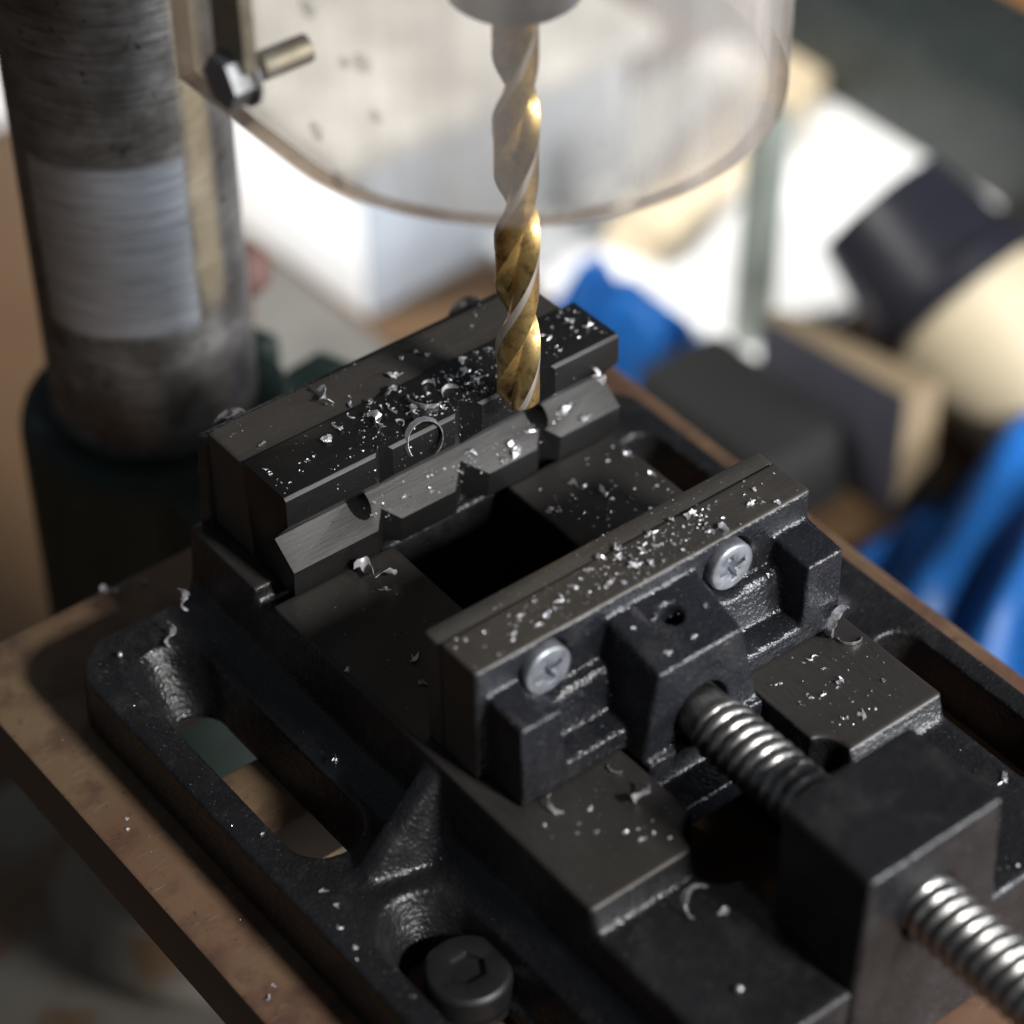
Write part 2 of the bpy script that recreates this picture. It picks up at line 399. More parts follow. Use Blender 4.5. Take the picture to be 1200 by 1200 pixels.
for k in range(3):
    a = k*2*PI/3+.35
    def jaw(bm):
        d = Vector((math.cos(a), math.sin(a), 0)); t = Vector((-d.y, d.x, 0)); c = Vector((DX, DY, 0))
        hexa(bm, [c+d*4.1-t*1.6+Vector((0, 0, 106.0)), c+d*4.1+t*1.6+Vector((0, 0, 106.0)), c+d*7.0+t*2+Vector((0, 0, 107.0)), c+d*7.0-t*2+Vector((0, 0, 107.0))],
             [c+d*4.1-t*1.6+Vector((0, 0, 112)), c+d*4.1+t*1.6+Vector((0, 0, 112)), c+d*8+t*2+Vector((0, 0, 112)), c+d*8-t*2+Vector((0, 0, 112))])
    mesh('chuck_jaw', jaw, M_CHUCK, ck)
def guard():
    GZ, R, T, TOP = 95.0, 44.8, 3.2, 178.0
    bm = bmesh.new()
    def path(r):
        pts = [(DX-r, 28)]
        for k in range(5): pts.append((DX-r, 28-(28-DY)*(k+1)/6))
        for k in range(49):
            t = PI+PI*k/48; pts.append((DX+r*math.cos(t), DY+r*math.sin(t)))
        for k in range(5): pts.append((DX+r, DY+(28-DY)*(k+1)/6))
        pts.append((DX+r, 28)); return pts
    po, pi = path(R), path(R-T)
    zs = [GZ, GZ+30, TOP]
    grid = lambda pts: [[bm.verts.new((x, y, z)) for x, y in pts] for z in zs]
    go, gi = grid(po), grid(pi); n = len(po)
    for g, fl in ((go, 0), (gi, 1)):
        for a, b in zip(g, g[1:]):
            for k in range(n-1): bm.faces.new((a[k], a[k+1], b[k+1], b[k]))
    for lvl in (0, -1):
        for k in range(n-1):
            f = bm.faces.new((go[lvl][k], go[lvl][k+1], gi[lvl][k+1], gi[lvl][k])); f.material_index = 1
    for k in (0, n-1):
        for i in range(len(zs)-1):
            f = bm.faces.new((go[i][k], go[i+1][k], gi[i+1][k], gi[i][k])); f.material_index = 1
    o = finish('guard', bm, [M_GUARD, M_RIM], press); sm(o, 40); pp(o)
    def hexbolt(bm):
        cyl(bm, (DX-R-4.6, 7, 106), (1, 0, 0), 4.7, 4.7, 4.2, 6)
        cyl(bm, (DX-R-.6, 7, 106), (1, 0, 0), 5.4, 5.4, .6, 24)
    mesh('hex_bolt', hexbolt, M_HEX, o, 30)
    mesh('standoff', lambda bm: cyl(bm, (DX-R+T-.3, 7, 106), (1, 0, 0), 2.4, 2.4, 9, 20), M_BRASS, o, 40)
    mesh('guard_strap', lambda bm: box(bm, DX-R-2.4, DX-R-.2, 2.5, 11.5, 108.5, 176), M_BRASS, o)
guard()

# ------------------------------------------------------------------ vise
FZ = -17.5
vise = thing('drill_press_vise', 'black cast iron drill press vise bolted to the rusty table', 'vise', (-2.7, -45, TZ))
VO = Vector((2.7, 45, -TZ))
def vv(o): o.location = VO*MM; return o
def vise_base():
    bm = bmesh.new()
    loft(bm, rrect(-71.8, 62.4, -120, 30.5, 10), TZ+.05, rrect(-71.3, 61.9, -119.5, 30.0, 9.5), FZ)
    # bed rails with slightly drafted sides
    for xa, xb, xc in ((-42.5, -15.5, -45.0), (36.3, 11, 38.8)):
        ins = xb
        hexa(bm, [(xc, -89.8, TZ+2), (ins, -89.8, TZ+2), (ins, 29, TZ+2), (xc, 29, TZ+2)] if xc < 0 else [(ins, -89.8, TZ+2), (xc, -89.8, TZ+2), (xc, 29, TZ+2), (ins, 29, TZ+2)],
             [(xa, -89.8, 0), (ins, -89.8, 0), (ins, 29, 0), (xa, 29, 0)] if xc < 0 else [(ins, -89.8, 0), (xa, -89.8, 0), (xa, 29, 0), (ins, 29, 0)])
        # shelf below the rail end
        hexa(bm, [(xc, -125, TZ+1), (ins, -125, TZ+1), (ins, -86, TZ+1), (xc, -86, TZ+1)] if xc < 0 else [(ins, -125, TZ+1), (xc, -125, TZ+1), (xc, -86, TZ+1), (ins, -86, TZ+1)],
             [(xa, -125, -5), (ins, -125, -5), (ins, -86, -5), (xa, -86, -5)] if xc < 0 else [(ins, -125, -5), (xa, -125, -5), (xa, -86, -5), (ins, -86, -5)])
    for xa, xb in ((-42.4, -15.6), (11.1, 36.2)): prism_x(bm, [(-89.0, -.5), (-90.0, -1.4), (-91.4, -5.4), (-89.0, -5.4)], xa, xb)
    box(bm, -18, 14, 4, 29, TZ+2, -.4)             # bridge under the fixed jaw
    box(bm, -20, 15, -124, -103, TZ+1, -6)         # bridge under the nut block
    # gusset ribs
    for sx in (1, -1):
        X = lambda x: x if sx == 1 else -5.4-x
        b = [(X(-43.6), -55.5, FZ-1), (X(-61), -50.3, FZ-1), (X(-61), -46.5, FZ-1), (X(-43.6), -42, FZ-1)]
        t = [(X(-43.0), -49.6, -2.0), (X(-45.0), -49.2, -3.6), (X(-45.0), -45.6, -3.6), (X(-43.0), -45.2, -2.0)]
        hexa(bm, b, t)
        # fillet between flange and bed wall
        hexa(bm, [(X(-49), -118, FZ-1), (X(-43), -118, FZ-1), (X(-43), 28, FZ-1), (X(-49), 28, FZ-1)], [(X(-44.6), -118, -13.5), (X(-43), -118, -13.5), (X(-43), 28, -13.5), (X(-44.6), 28, -13.5)])
    o = finish('base', bm, [M_CAST, M_BED], vise)
    cs = []
    for sx in (1, -1):
        def ob(x0, x1, y0, y1):
            if sx == -1: x0, x1 = -5.4-x1, -5.4-x0
            return rrect(x0, x1, y0, y1, (x1-x0)/2-.01, 10)
        cs.append(tmp(lambda bm: loft(bm, ob(-62.6, -52.4, -39.5, 9.0 if sx == 1 else 13.5), TZ-5, ob(-65.0, -49.9, -41.5, 22.0) if sx == 1 else ob(-62.6, -52.4, -39.5, 13.5), FZ+.8)))
        cs.append(tmp(lambda bm: loft(bm, ob(-62.3, -52.3, -106, -61), TZ-5, ob(-62.5, -51.9, -106, -60.5), FZ+2)))
        if sx == 1: cs.append(tmp(lambda bm: loft(bm, ob(-63.2, -50.8, -110, -61), FZ-8.8, ob(-66.0, -48.0, -113, -55.0), FZ+1.2)))
    cs.append(tmp(lambda bm: box(bm, -50, 45, 1.2, 6.5, -3.2, 3)))        # relief groove in front of the fixed jaw
    cs.append(tmp(lambda bm: box(bm, -15.5, 11, -103, 4, TZ-4, 4)))      # slot between the rails
    cs.append(tmp(lambda bm: cyl(bm, (-14.5, -90, TZ-4), (0, 0, 1), 6.5, 6.5, 60, 24)))
    cs.append(tmp(lambda bm: cyl(bm, (10, -88, TZ-4), (0, 0, 1), 4.5, 4.5, 60, 24)))
    cut(o, cs); remesh(o, .55, 16, .5)
    facemat(o, lambda c, n: c.z > -.75 and n.z > .55)
    return vv(o)
vise_base()
# fixed jaw
def fixed_jaw():
    bm = bmesh.new()
    hexa(bm, [(-38.2, 13, -1), (36.0, 13, -1), (36.0, 26.2, -1), (-38.2, 26.2, -1)], [(-38.0, 14.4, 22.2), (35.8, 14.4, 22.2), (35.8, 26, 22.2), (-38.0, 26, 22.2)])
    box(bm, -38.0, 35.8, 14.4, 26, 2, 22.2)
    hexa(bm, [(-40.5, 25.5, TZ+2), (38.2, 25.5, TZ+2), (38.2, 30.5, TZ+2), (-40.5, 30.5, TZ+2)], [(-38.8, 25.5, 20.6), (36.4, 25.5, 20.6), (36.4, 29.0, 20.0), (-38.8, 29.0, 20.0)])
    o = finish('fixed_jaw', bm, [M_CAST, M_JAWTOP], vise); remesh(o, .5, 3)
    facemat(o, lambda c, n: c.z > 21.6 and n.z > .6)
    facemat(o, lambda c, n: n.x < -.8 and c.y < 25.6 and c.z > 1)
    vv(o)
    def head_(bm, x):
        cyl(bm, (x, 29.0, 14.6), (0, 1, 0), 4.6, 4.2, 4.0, 24)
    for x in (-29.5, 25.5): mesh('jaw_bolt', lambda bm: head_(bm, x), M_CAST, o, 40)
    # plate with horizontal V groove, three vertical V grooves and two tapped holes
    prof = [(0.3, .4), (0, 6.1), (5.7, 10.5), (0.8, 16.6), (0.8, 22.55), (1.4, 23.1), (14.3, 22.9), (14.3, .4)]
    p = mesh('jaw_plate', lambda bm: prism_x(bm, prof, -38, 38), [M_PLATE, M_BRUSH, M_HARD], o)
    cs = []
    for cx, w, d in ((-16.7, 5.4, 2.7), (2.3, 8.0, 3.7), (20.5, 5.8, 2.9)):
        cs.append(tmp(lambda bm: hexa(bm, [(cx-w/2*1.4, -.4*d, -2), (cx+w/2*1.4, -.4*d, -2), (cx, d, -2)], [(cx-w/2*1.4, -.4*d, 30), (cx+w/2*1.4, -.4*d, 30), (cx, d, 30)])))
    for hx in (-20.2, 21.2):
        cs.append(tmp(lambda bm: cyl(bm, (hx, -3, 9.9), (0, 1, 0), 2.15, 2.15, 15, 24)))
    cut(p, cs); bevel(p, .35, 2, 30)
    facemat(p, lambda c, n: 5.6 < c.z < 10.6 and n.z > .5 and n.y < -.2, 1)
    facemat(p, lambda c, n: 22.3 < c.z < 23.15 and n.y < -.35 and n.z > .3, 1)
    facemat(p, lambda c, n: n.y < -.9 and c.y < 1.5, 0)
fixed_jaw()
# moving jaw
def moving_jaw():
    bm = bmesh.new()
    box(bm, -39.6, 34.0, -56.3, -46.45, .15, 25.2)
    for xa, xb, xin in ((-37.6, -29.2, -28.2), (33.9, 25.5, 24.5)):
        b = [(xa, -66, .15), (xin, -66, .15), (xin, -55, .15), (xa, -55, .15)]; t = [(xa, -65.6, 18.2), (xb, -65.6, 18.2), (xb, -55, 19.2), (xa, -55, 19.2)]
        if xa > 0: b = [b[1], b[0], b[3], b[2]]; t = [t[1], t[0], t[3], t[2]]
        hexa(bm, b, t)
    prof = [(-55.5, .15), (-65.9, .15), (-65.6, 4.0), (-64.8, 4.7), (-60.4, 5.2), (-58.9, 12.2), (-58.0, 13.2), (-55.5, 13.6)]
    prism_x(bm, prof, -36, 32)
    hexa(bm, [(-15.6, -70.6, .15), (10.4, -70.6, .15), (10.4, -55, .15), (-15.6, -55, .15)], [(-12.0, -70.2, 18.9), (6.2, -70.2, 18.9), (7.4, -55, 22.3), (-12.4, -55, 22.3)])
    box(bm, -15, 10.5, -72, -46.5, -9, .6)           # tongue in the bed slot
    box(bm, -15.2, 10.7, -79, -70, -11, -5.5)
    o = finish('moving_jaw', bm, [M_CASTG, M_JAWTOP], vise)
    cs = [tmp(lambda bm: cyl(bm, (-2.2, -61.5, 30), (0, 0, -1), 2.1, 2.1, 18, 20)),
          tmp(lambda bm: cyl(bm, (-2.5, -75, 4.6), (0, 1, 0), 6.0, 6.0, 10, 32))]
    for hx in (-25.4, 15.2): cs.append(tmp(lambda bm: cyl(bm, (hx, -60.2, 18.4), (0, 1, 0), 6.2, 5.2, 6.4, 32)))
    cut(o, cs); remesh(o, .4, 11, .5)
    facemat(o, lambda c, n: c.z > 24.6 and n.z > .6)
    facemat(o, lambda c, n: n.x < -.8 and c.x < -39 and c.y > -56)
    vv(o)
    def pl(bm):
        loft(bm, rrect(-39.8, 34.3, -46.4, -42.2, 1.0, 3), .15, rrect(-39.8, 34.3, -46.4, -42.2, 1.0, 3), 24.7)
    p = mesh('jaw_plate', pl, M_HARD, o); bevel(p, .4, 2)
    for hx, rot in ((-25.4, .35), (15.2, .2)):
        def scr(bm): 
            cyl(bm, (hx, -57.5, 18.4), (0, 1, 0), 4.5, 4.75, .35, 40)
            cyl(bm, (hx, -57.15, 18.4), (0, 1, 0), 4.75, 4.75, 3.0, 40)
        h = mesh('jaw_screw', scr, M_ZINC, o)
        cs = []
        for a, L, wd in ((rot, 2.9, .62), (rot+PI/2, 2.9, .62), (rot+PI/4, 2.0, .22), (rot-PI/4, 2.0, .22)):
            d = Vector((math.cos(a), 0, math.sin(a))); t = Vector((-d.z, 0, d.x)); c = Vector((hx, 0, 18.4))
            q = [c-d*L-t*wd, c+d*L-t*wd, c+d*L+t*wd, c-d*L+t*wd]
            cs.append(tmp(lambda bm: hexa(bm, [v+Vector((0, -60, 0)) for v in q], [v+Vector((0, -55.6 if wd > .4 else -57.2, 0)) for v in q])))
        cut(h, cs); bevel(h, .13, 2, 30)
moving_jaw()
def nut_block():
    bm = bmesh.new()
    hexa(bm, [(-20, -126.2, TZ+2), (14.6, -126.2, TZ+2), (14.0, -107.0, TZ+2), (-19.4, -107.0, TZ+2)], [(-16.9, -125, 20.1), (11.8, -125, 20.1), (11.6, -104.2, 20.1), (-16.7, -104.2, 20.1)])
    o = finish('nut_block', bm, M_CAST, vise)
    cut(o, [tmp(lambda bm: cyl(bm, (-2.5, -140, 4.6), (0, 1, 0), 5.75, 5.75, 50, 40))])
    remesh(o, .5, 22); vv(o)
nut_block()
def lead_screw():
    bm = bmesh.new(); seg, per = 36, 12; pitch = 2.5; y0, y1 = -73.0, -205.0
    rows = []
    n = int((y0-y1)/pitch*per)
    def ring(y, fn): return [bm.verts.new((-2.5+fn(2*PI*k/seg)*math.cos(2*PI*k/seg), y, 4.6+fn(2*PI*k/seg)*math.sin(2*PI*k/seg))) for k in range(seg)]
    rows.append(ring(-66, lambda t: 5.0)); rows.append(ring(y0+1.2, lambda t: 5.0))
    for i in range(n+1):
        y = y0-i*pitch/per
        amp = min(1, i/per/1.0)
        def r(t):
            ph = (y/pitch-t/(2*PI)) % 1.0
            s_ = .5+.5*math.cos(2*PI*ph)
            return 5.05+(1.0*(s_**.36)-.25)*amp
        rows.append(ring(y, r))
    for a, b in zip(rows, rows[1:]):
        for k in range(seg): j = (k+1) % seg; bm.faces.new((a[k], a[j], b[j], b[k]))
    bm.faces.new(rows[0]); bm.faces.new(rows[-1][::-1])
    o = finish('lead_screw', bm, M_SCREW, vise); sm(o, 80); vv(o)
    def hd(bm):
        cyl(bm, (-2.5, -204, 4.6), (0, -1, 0), 8, 8, 16, 32); cyl(bm, (-45, -212, 4.6), (1, 0, 0), 2.6, 2.6, 85, 16)
    mesh('handle', hd, M_SCREW, o, 40)
lead_screw()

# ------------------------------------------------------------------ clamping bolt in the flange slot
def sock():
    cx, cy, zt = -55.2, -73.2, -20.4
    t = thing('socket_head_bolt', 'black hex socket bolt clamping the vise flange to the table', 'bolt', (cx, cy, TZ))
    o = mesh('bolt_head', lambda bm: lathe(bm, [(6.2, -26.4), (7.5, -26.1), (7.6, zt-.9), (6.9, zt), (1, zt)], 0, 0, 48), M_SOCK, t, 40)
    cut(o, [tmp(lambda bm: cyl(bm, (0, 0, zt-4), (0, 0, 1), 3.3, 3.3, 8, 6))]); bevel(o, .2, 2, 30)
    o.location = (0, 0, -TZ*MM)
    o = mesh('shank', lambda bm: cyl(bm, (0, 0, TZ), (0, 0, 1), 4, 4, 9, 24), M_SOCK, t, 40); o.location = (0, 0, -TZ*MM)
    o = mesh('washer', lambda bm: cyl(bm, (0, 0, -28.0), (0, 0, 1), 7.7, 7.7, 1.5, 40), M_SOCK, t, 40); o.location = (0, 0, -TZ*MM)
sock()

# ------------------------------------------------------------------ twist drill
def twist():
    tipz = 22.5; R = 4.05; pitch = 47.0; H = 84.0
    t = thing('twist_drill', 'gold coated twist drill held in the chuck above the fixed jaw', 'drill bit', (DX, DY, tipz))
    bm = bmesh.new(); half = []
    NL, NF = 12, 18
    land = rad(80)
    for k in range(NL):
        u = k/(NL-1); half.append((u*land, R if u < .20 else R-.16, u < .20))
    for k in range(1, NF):
        u = k/NF; a = land+u*(PI-land)
        half.append((a, R-.22*(1-u)-(R-1.15)*math.sin(PI*u)**.72*(1-.18*u), False))
    prof = half+[(a+PI, r, g) for a, r, g in half]; N = len(prof)
    zs = [0.0, .15, .4, .8, 1.2, 1.6, 2.0, 2.4, 2.8, 3.2, 3.45]+[3.9+.5*i for i in range(int((H-3.9)/.5))]
    rows, ph0 = [], rad(205)
    tn = math.tan(rad(51))
    for z in zs:
        tw = ph0+2*PI*z/pitch
        fade = max(0., min(1., (z-79)/5.0))
        row = []
        for a, r, g in prof:
            r = r+(R-.22-r)*fade
            r = min(r, max(.02, z*tn)); row.append(bm.verts.new((r*math.cos(a+tw), r*math.sin(a+tw), z)))
        rows.append(row)
    for a, b in zip(rows, rows[1:]):
        for k in range(N):
            j = (k+1) % N; f = bm.faces.new((a[k], a[j], b[j], b[k]))
            if prof[k][2]: f.material_index = 1
    bm.faces.new(rows[0][::-1])
    top = [bm.verts.new((v.co.x, v.co.y, 98)) for v in rows[-1]]
    for k in range(N): j = (k+1) % N; bm.faces.new((rows[-1][k], rows[-1][j], top[j], top[k]))
    bm.faces.new(top)
    o = finish('fluted_body', bm, [M_GOLD, M_LAND], t); sm(o, 40)
twist()

# ------------------------------------------------------------------ swarf
def chip_bm(kind, size, rng):
    bm = bmesh.new()
    if kind in ('w', 'a', 'c'):
        turns = {'w': .0, 'a': .42, 'c': .85}[kind]; n = {'w': 16, 'a': 14, 'c': 26}[kind]
        wd = size*{'w': .20, 'a': .11, 'c': .13}[kind]; rows = []
        R = size*.5
        for i in range(n+1):
            u = i/n
            if kind == 'w':
                c = Vector(((u-.5)*size*.95, math.sin(u*7+rng.random()*.3)*size*.13, size*.12+size*.10*math.sin(u*9+1))); side = Vector((.15, math.cos(u*5)*.7, .6+.3*math.sin(u*8)))
            else:
                a = 2*PI*turns*u+.4; c = Vector((R*math.cos(a), R*math.sin(a), size*.08+(size*.25*u if kind == 'c' else size*.06*math.sin(PI*u)))); side = Vector((.3*math.cos(a), .3*math.sin(a), 1))
                if kind == 'c': c = Vector((c.x, c.z*1.3, R+c.y*.92)); side = Vector((.2, 1, .2))
            ww = wd*(.35+.65*math.sin(PI*min(1, u*.9+.1)))*rng.uniform(.6, 1.25)
            side.normalize(); rows.append((bm.verts.new(c-side*ww), bm.verts.new(c+Vector((rng.uniform(-.05, .05), rng.uniform(-.05, .05), rng.uniform(-.03, .05)))*size), bm.verts.new(c+side*ww)))
        for a, b in zip(rows, rows[1:]):
            bm.faces.new((a[0], a[1], b[1], b[0])); bm.faces.new((a[1], a[2], b[2], b[1]))
    elif kind == 'r':
        rows = []; n = 34
        for i in range(n+1):
            u = i/n; a = rad(205)-2*PI*.74*u; R = size*.5*(1-.12*u); ww = size*(.035+.075*math.sin(PI*u)**.6*(.4+.6*u))
            c = Vector((R*math.cos(a), size*.16*u, R*math.sin(a))); d = Vector((.45*math.cos(a), 1, .45*math.sin(a))).normalized()
            rows.append((bm.verts.new(c-d*ww), bm.verts.new(c+d*ww*rng.uniform(.85, 1.15))))
        for a, b in zip(rows, rows[1:]): bm.faces.new((a[0], a[1], b[1], b[0]))
    elif kind == 'f':
        n = rng.choice((10, 12, 14)); c = bm.verts.new((0, 0, size*rng.uniform(.12, .3))); ring, mid = [], []
        ph = rng.random()*6
        for k in range(n):
            a = 2*PI*k/n; r = size*(rng.uniform(.12, .26) if rng.random() < .45 else rng.uniform(.28, .58))*(1+.45*math.cos(a+ph)+.2*math.cos(2*a+ph*3))
            ring.append(bm.verts.new((r*math.cos(a), r*math.sin(a)*.62, size*(.02+.30*rng.random()))))
            mid.append(bm.verts.new((r*.5*math.cos(a), r*.5*math.sin(a)*.62, size*(.05+.2*rng.random()))))
        for k in range(n):
            j = (k+1) % n; bm.faces.new((mid[k], ring[k], ring[j], mid[j])); bm.faces.new((c, mid[k], mid[j]))
    else:
        bmesh.ops.create_icosphere(bm, subdivisions=2, radius=size*.42)
        for v in bm.verts: v.co *= rng.uniform(.8, 1.15); v.co.z += size*.38
    zmin = min(v.co.z for v in bm.verts)
    for v in bm.verts: v.co.z -= zmin
    return bm
SOL = .10
def shell(bm, th):
    bm.normal_update(); bm.verts.index_update()
    vs = list(bm.verts); fs = list(bm.faces); bd = [(e.verts[0], e.verts[1]) for e in bm.edges if len(e.link_faces) == 1]
    new = [bm.verts.new(v.co-v.normal*th) for v in vs]
    for f in fs: bm.faces.new([new[v.index] for v in reversed(f.verts)])
    for a, b in bd: bm.faces.new((a, b, new[b.index], new[a.index]))
def chip(kind, x, y, z, size, label, group, rotz=None, tilt=(0, 0), mat=None, seed=0):
    rng = random.Random(seed*31+int(abs(x*13)+abs(y*7)))
    if kind == 'f': size *= .85
    bm = chip_bm(kind, size, rng)
    bmesh.ops.recalc_face_normals(bm, faces=bm.faces)
    if kind != 'b': shell(bm, SOL)
    o = finish('metal_curl' if kind in 'wacr' else 'metal_chip', bm, mat or (M_CHIP if rng.random() < .6 else M_CHIP2), None, 50 if kind in 'wacrb' else None)
    o.location = Vector((x, y, z+.05))*MM
    o.rotation_euler = (tilt[0], tilt[1], rng.random()*2*PI if rotz is None else rotz)
    tag(o, label, 'metal chip', group); return o
CHIPS = [
('fixed_top',[(-16.6,19.5,22.3,5.3,'w'),(-19.2,10.9,23.0,4.0,'f'),(-23.4,9.3,23.0,3.7,'f'),(-31.9,17.0,22.2,2.5,'f'),(-2.0,17.8,22.2,4.4,'f'),(-13.4,7.5,23.0,5.3,'w'),(-1.7,8.2,23.0,6.9,'a'),(9.8,13.0,23.0,2.5,'f'),(8.3,9.6,23.0,3.2,'f'),(8.5,6.5,23.0,3.8,'f'),(2.8,6.3,23.0,3.8,'a'),(33.5,9.8,23.0,3.6,'f'),(35.2,6.4,23.0,2.6,'f'),(-5.5,14.0,23.0,4.7,'f'),(-10.6,13.4,23.0,2.5,'f'),(5.5,21.4,22.2,2.2,'f'),(6.5,19.2,22.2,1.9,'f'),(-13.2,16.2,22.2,2.2,'f'),(27.4,8.2,23.0,1.9,'f'),(2.3,21.6,22.2,1.6,'f')]),
('fixed_top',[(-8.0,9.5,23.0,2.4,'a'),(-6.2,6.0,23.0,3.2,'w'),(-10.2,5.4,23.0,2.2,'a'),(.6,10.8,23.0,2.6,'a'),(4.6,9.4,23.0,2.2,'w'),(-15.2,12.6,23.0,2.0,'a')]),
('slope',[(13.6,1.6,7.4,6.0,'f'),(10.6,.8,6.8,3.4,'f'),(29.4,.9,6.8,3.0,'f'),(18.0,2.8,8.4,2.3,'f'),(-11.9,2.6,8.2,1.6,'f'),(26.0,3.2,8.6,3.6,'f'),(5.0,4.2,9.4,3.4,'f'),(-6,1.5,7.3,1.6,'f')]),
('bed',[(-23.9,-5.0,0.0,7.8,'w'),(-24.1,-8.4,0.0,2.5,'f'),(21.5,-6.2,0.0,3.9,'f'),(23.7,-12.0,0.0,3.2,'f'),(13.1,-9.7,0.0,2.8,'f'),(22.4,-8.5,0.0,2.3,'f'),(14.0,-11.2,0.0,1.9,'f'),(35.2,-6.3,0.0,2.6,'f'),(34.4,-13.8,0.0,2.6,'f'),(-31.0,-26.3,0.0,3.3,'f'),(-33.3,-31.2,0.0,2.4,'f'),(-41.2,-20.8,0.0,2.2,'f')]),
('bed_near',[(24.2,-76.9,0.0,3.6,'f'),(19.7,-77.4,0.0,1.8,'f'),(21.9,-85.1,0.0,2.9,'f'),(23.7,-69.8,0.0,1.8,'f'),(30.3,-81.2,0.0,1.8,'f'),(-28.9,-73.0,0.0,2.6,'f'),(-19.4,-68.2,0.0,2.9,'a'),(-27.2,-80.4,0.0,1.7,'f'),(-26.5,-83.3,0.0,2.0,'f')]),
('moving_top',[(-3.0,-52.2,25.2,4.0,'f'),(-4.0,-48.9,25.2,2.6,'f'),(-0.1,-53.4,25.2,2.6,'f'),(15.2,-54.0,25.2,3.8,'f'),(13.1,-53.5,25.2,2.6,'f'),(13.3,-47.9,25.2,3.5,'f'),(14.2,-49.5,25.2,2.1,'f'),(-2.2,-47.3,25.2,3.2,'f'),(-5.8,-47.1,25.2,2.9,'f'),(0.8,-50.0,25.2,2.3,'f'),(3.5,-50.8,25.2,2.0,'f'),(-21.8,-52.2,25.2,2.8,'f'),(-24.2,-53.4,25.2,2.3,'f'),(-25.4,-49.9,25.2,2.0,'f'),(-28.8,-52.4,25.2,1.7,'f'),(-18.2,-51.1,25.2,2.0,'f'),(23.4,-52.5,25.2,2.1,'f'),(27.1,-55.0,25.2,2.0,'f'),(5.0,-47.8,25.2,2.9,'f'),(-9.4,-48.2,25.2,2.3,'f'),(-14.1,-50.4,25.2,2.0,'f'),(10.0,-47.1,25.2,1.8,'f'),(26.2,-50.5,25.2,1.8,'f'),(-6.6,-54.6,25.2,2.0,'f'),(-9.0,-52.9,25.2,1.7,'f'),(-21.5,-48.5,25.2,2.0,'f')]),
('boss',[(-8.2,-67.1,19.5,2.3,'f'),(-2.0,-67.3,19.5,2.0,'f'),(-5.6,-60.2,21.0,1.8,'a'),(4.0,-63.4,20.4,1.4,'f'),(-9.8,-60.6,21.0,1.1,'f')]),
('flange',[(-47.6,-24.9,-15.5,2.4,'f'),(-66.2,-50.6,-17.5,1.7,'f'),(-66.2,-46.6,-17.5,2.0,'f'),(-68.5,-55.3,-17.5,1.7,'f'),(-69.0,-60.3,-17.5,1.7,'f'),(-66.8,-29.6,-17.5,1.5,'f')]),
('table',[(-42.0,50.8,-30.5,3.8,'f'),(-78.2,-1.2,-30.5,1.5,'f'),(-79.7,-3.2,-30.5,1.5,'f'),(-81.2,-51.2,-30.5,2.3,'f'),(-78.9,-49.1,-30.5,1.2,'f')]),
]
_r = random.Random(21)
for key, n, fn in (('fixed_top', 120, lambda: (max(-36, min(36, _r.gauss(0, 20))), _r.uniform(3, 13.5), 23.0)), ('moving_top', 110, lambda: (max(-37, min(32, _r.gauss(-3, 19))), _r.uniform(-55.3, -47.5), 25.2)),
                   ('bed', 40, lambda: (_r.uniform(13, 35), _r.uniform(-30, -2), 0)), ('slope', 34, lambda: (lambda y: (max(-36, min(36, _r.gauss(4, 14))), y, 6.1+y*.77))(_r.uniform(.6, 4.4))), ('bed_near', 34, lambda: (_r.choice((_r.uniform(14, 34), _r.uniform(-39, -18))), _r.uniform(-87, -69), 0))):
    l_ = [c for c in CHIPS if c[0] == key][0][1]
    for _ in range(n):
        x, y, z = fn(); l_.append((x, y, z, .45+.95*_r.random()**2, 'f'))
BASEL = dict(fixed_top=('silvery metal chip on top of the fixed jaw', 'chips on the fixed jaw top'),
 slope=('metal chip on the sloped fixed jaw groove', 'chips on the fixed jaw groove'),
 bed=('metal chip on the bed between the jaws', 'chips on the bed between the jaws'),
 bed_near=('metal chip on the near bed rails', 'chips on the near bed rails'),
 moving_top=('metal chip on the brown moving jaw top', 'chips on the moving jaw top'),
 boss=('metal chip on the moving jaw boss', 'chips on the moving jaw boss'),
 flange=('metal chip on the left vise flange', 'chips on the vise flange'),
 table=('metal chip on the rusty drill table', 'chips on the drill table'))
ORD = 'first second third fourth fifth sixth seventh eighth ninth tenth eleventh twelfth thirteenth fourteenth fifteenth sixteenth seventeenth eighteenth nineteenth twentieth'.split()
ORD += ['twenty-'+o for o in ORD[:9]]+['thirtieth']+['thirty-'+o for o in ORD[:9]]+['fortieth']
CRUMBS = []
sd = 0
_m = {}
for key, lst in CHIPS: _m.setdefault(key, []).extend(lst)
for key, lst in _m.items():
    big = [c for c in lst if c[3] >= 1.45]; CRUMBS += [c for c in lst if c[3] < 1.45]
    along_y = key in ('flange', 'table')
    big.sort(key=lambda c: -c[1] if along_y else c[0])
    for i, (x, y, z, s_, k) in enumerate(big):
        sd += 1
        tl = (rad(34), 0) if key == 'slope' else (0, 0)
        sz_ = 'tiny' if s_ < 2.1 else 'small' if s_ < 3.3 else 'larger'
        lab = '%s %s, %s from %s' % (sz_, BASEL[key][0], ORD[i], 'its rear end' if along_y else 'its left end')
        chip(k, x, y, z, s_, lab, BASEL[key][1], seed=sd, tilt=tl, rotz=(random.uniform(-.5, .5) if key == 'slope' else None))
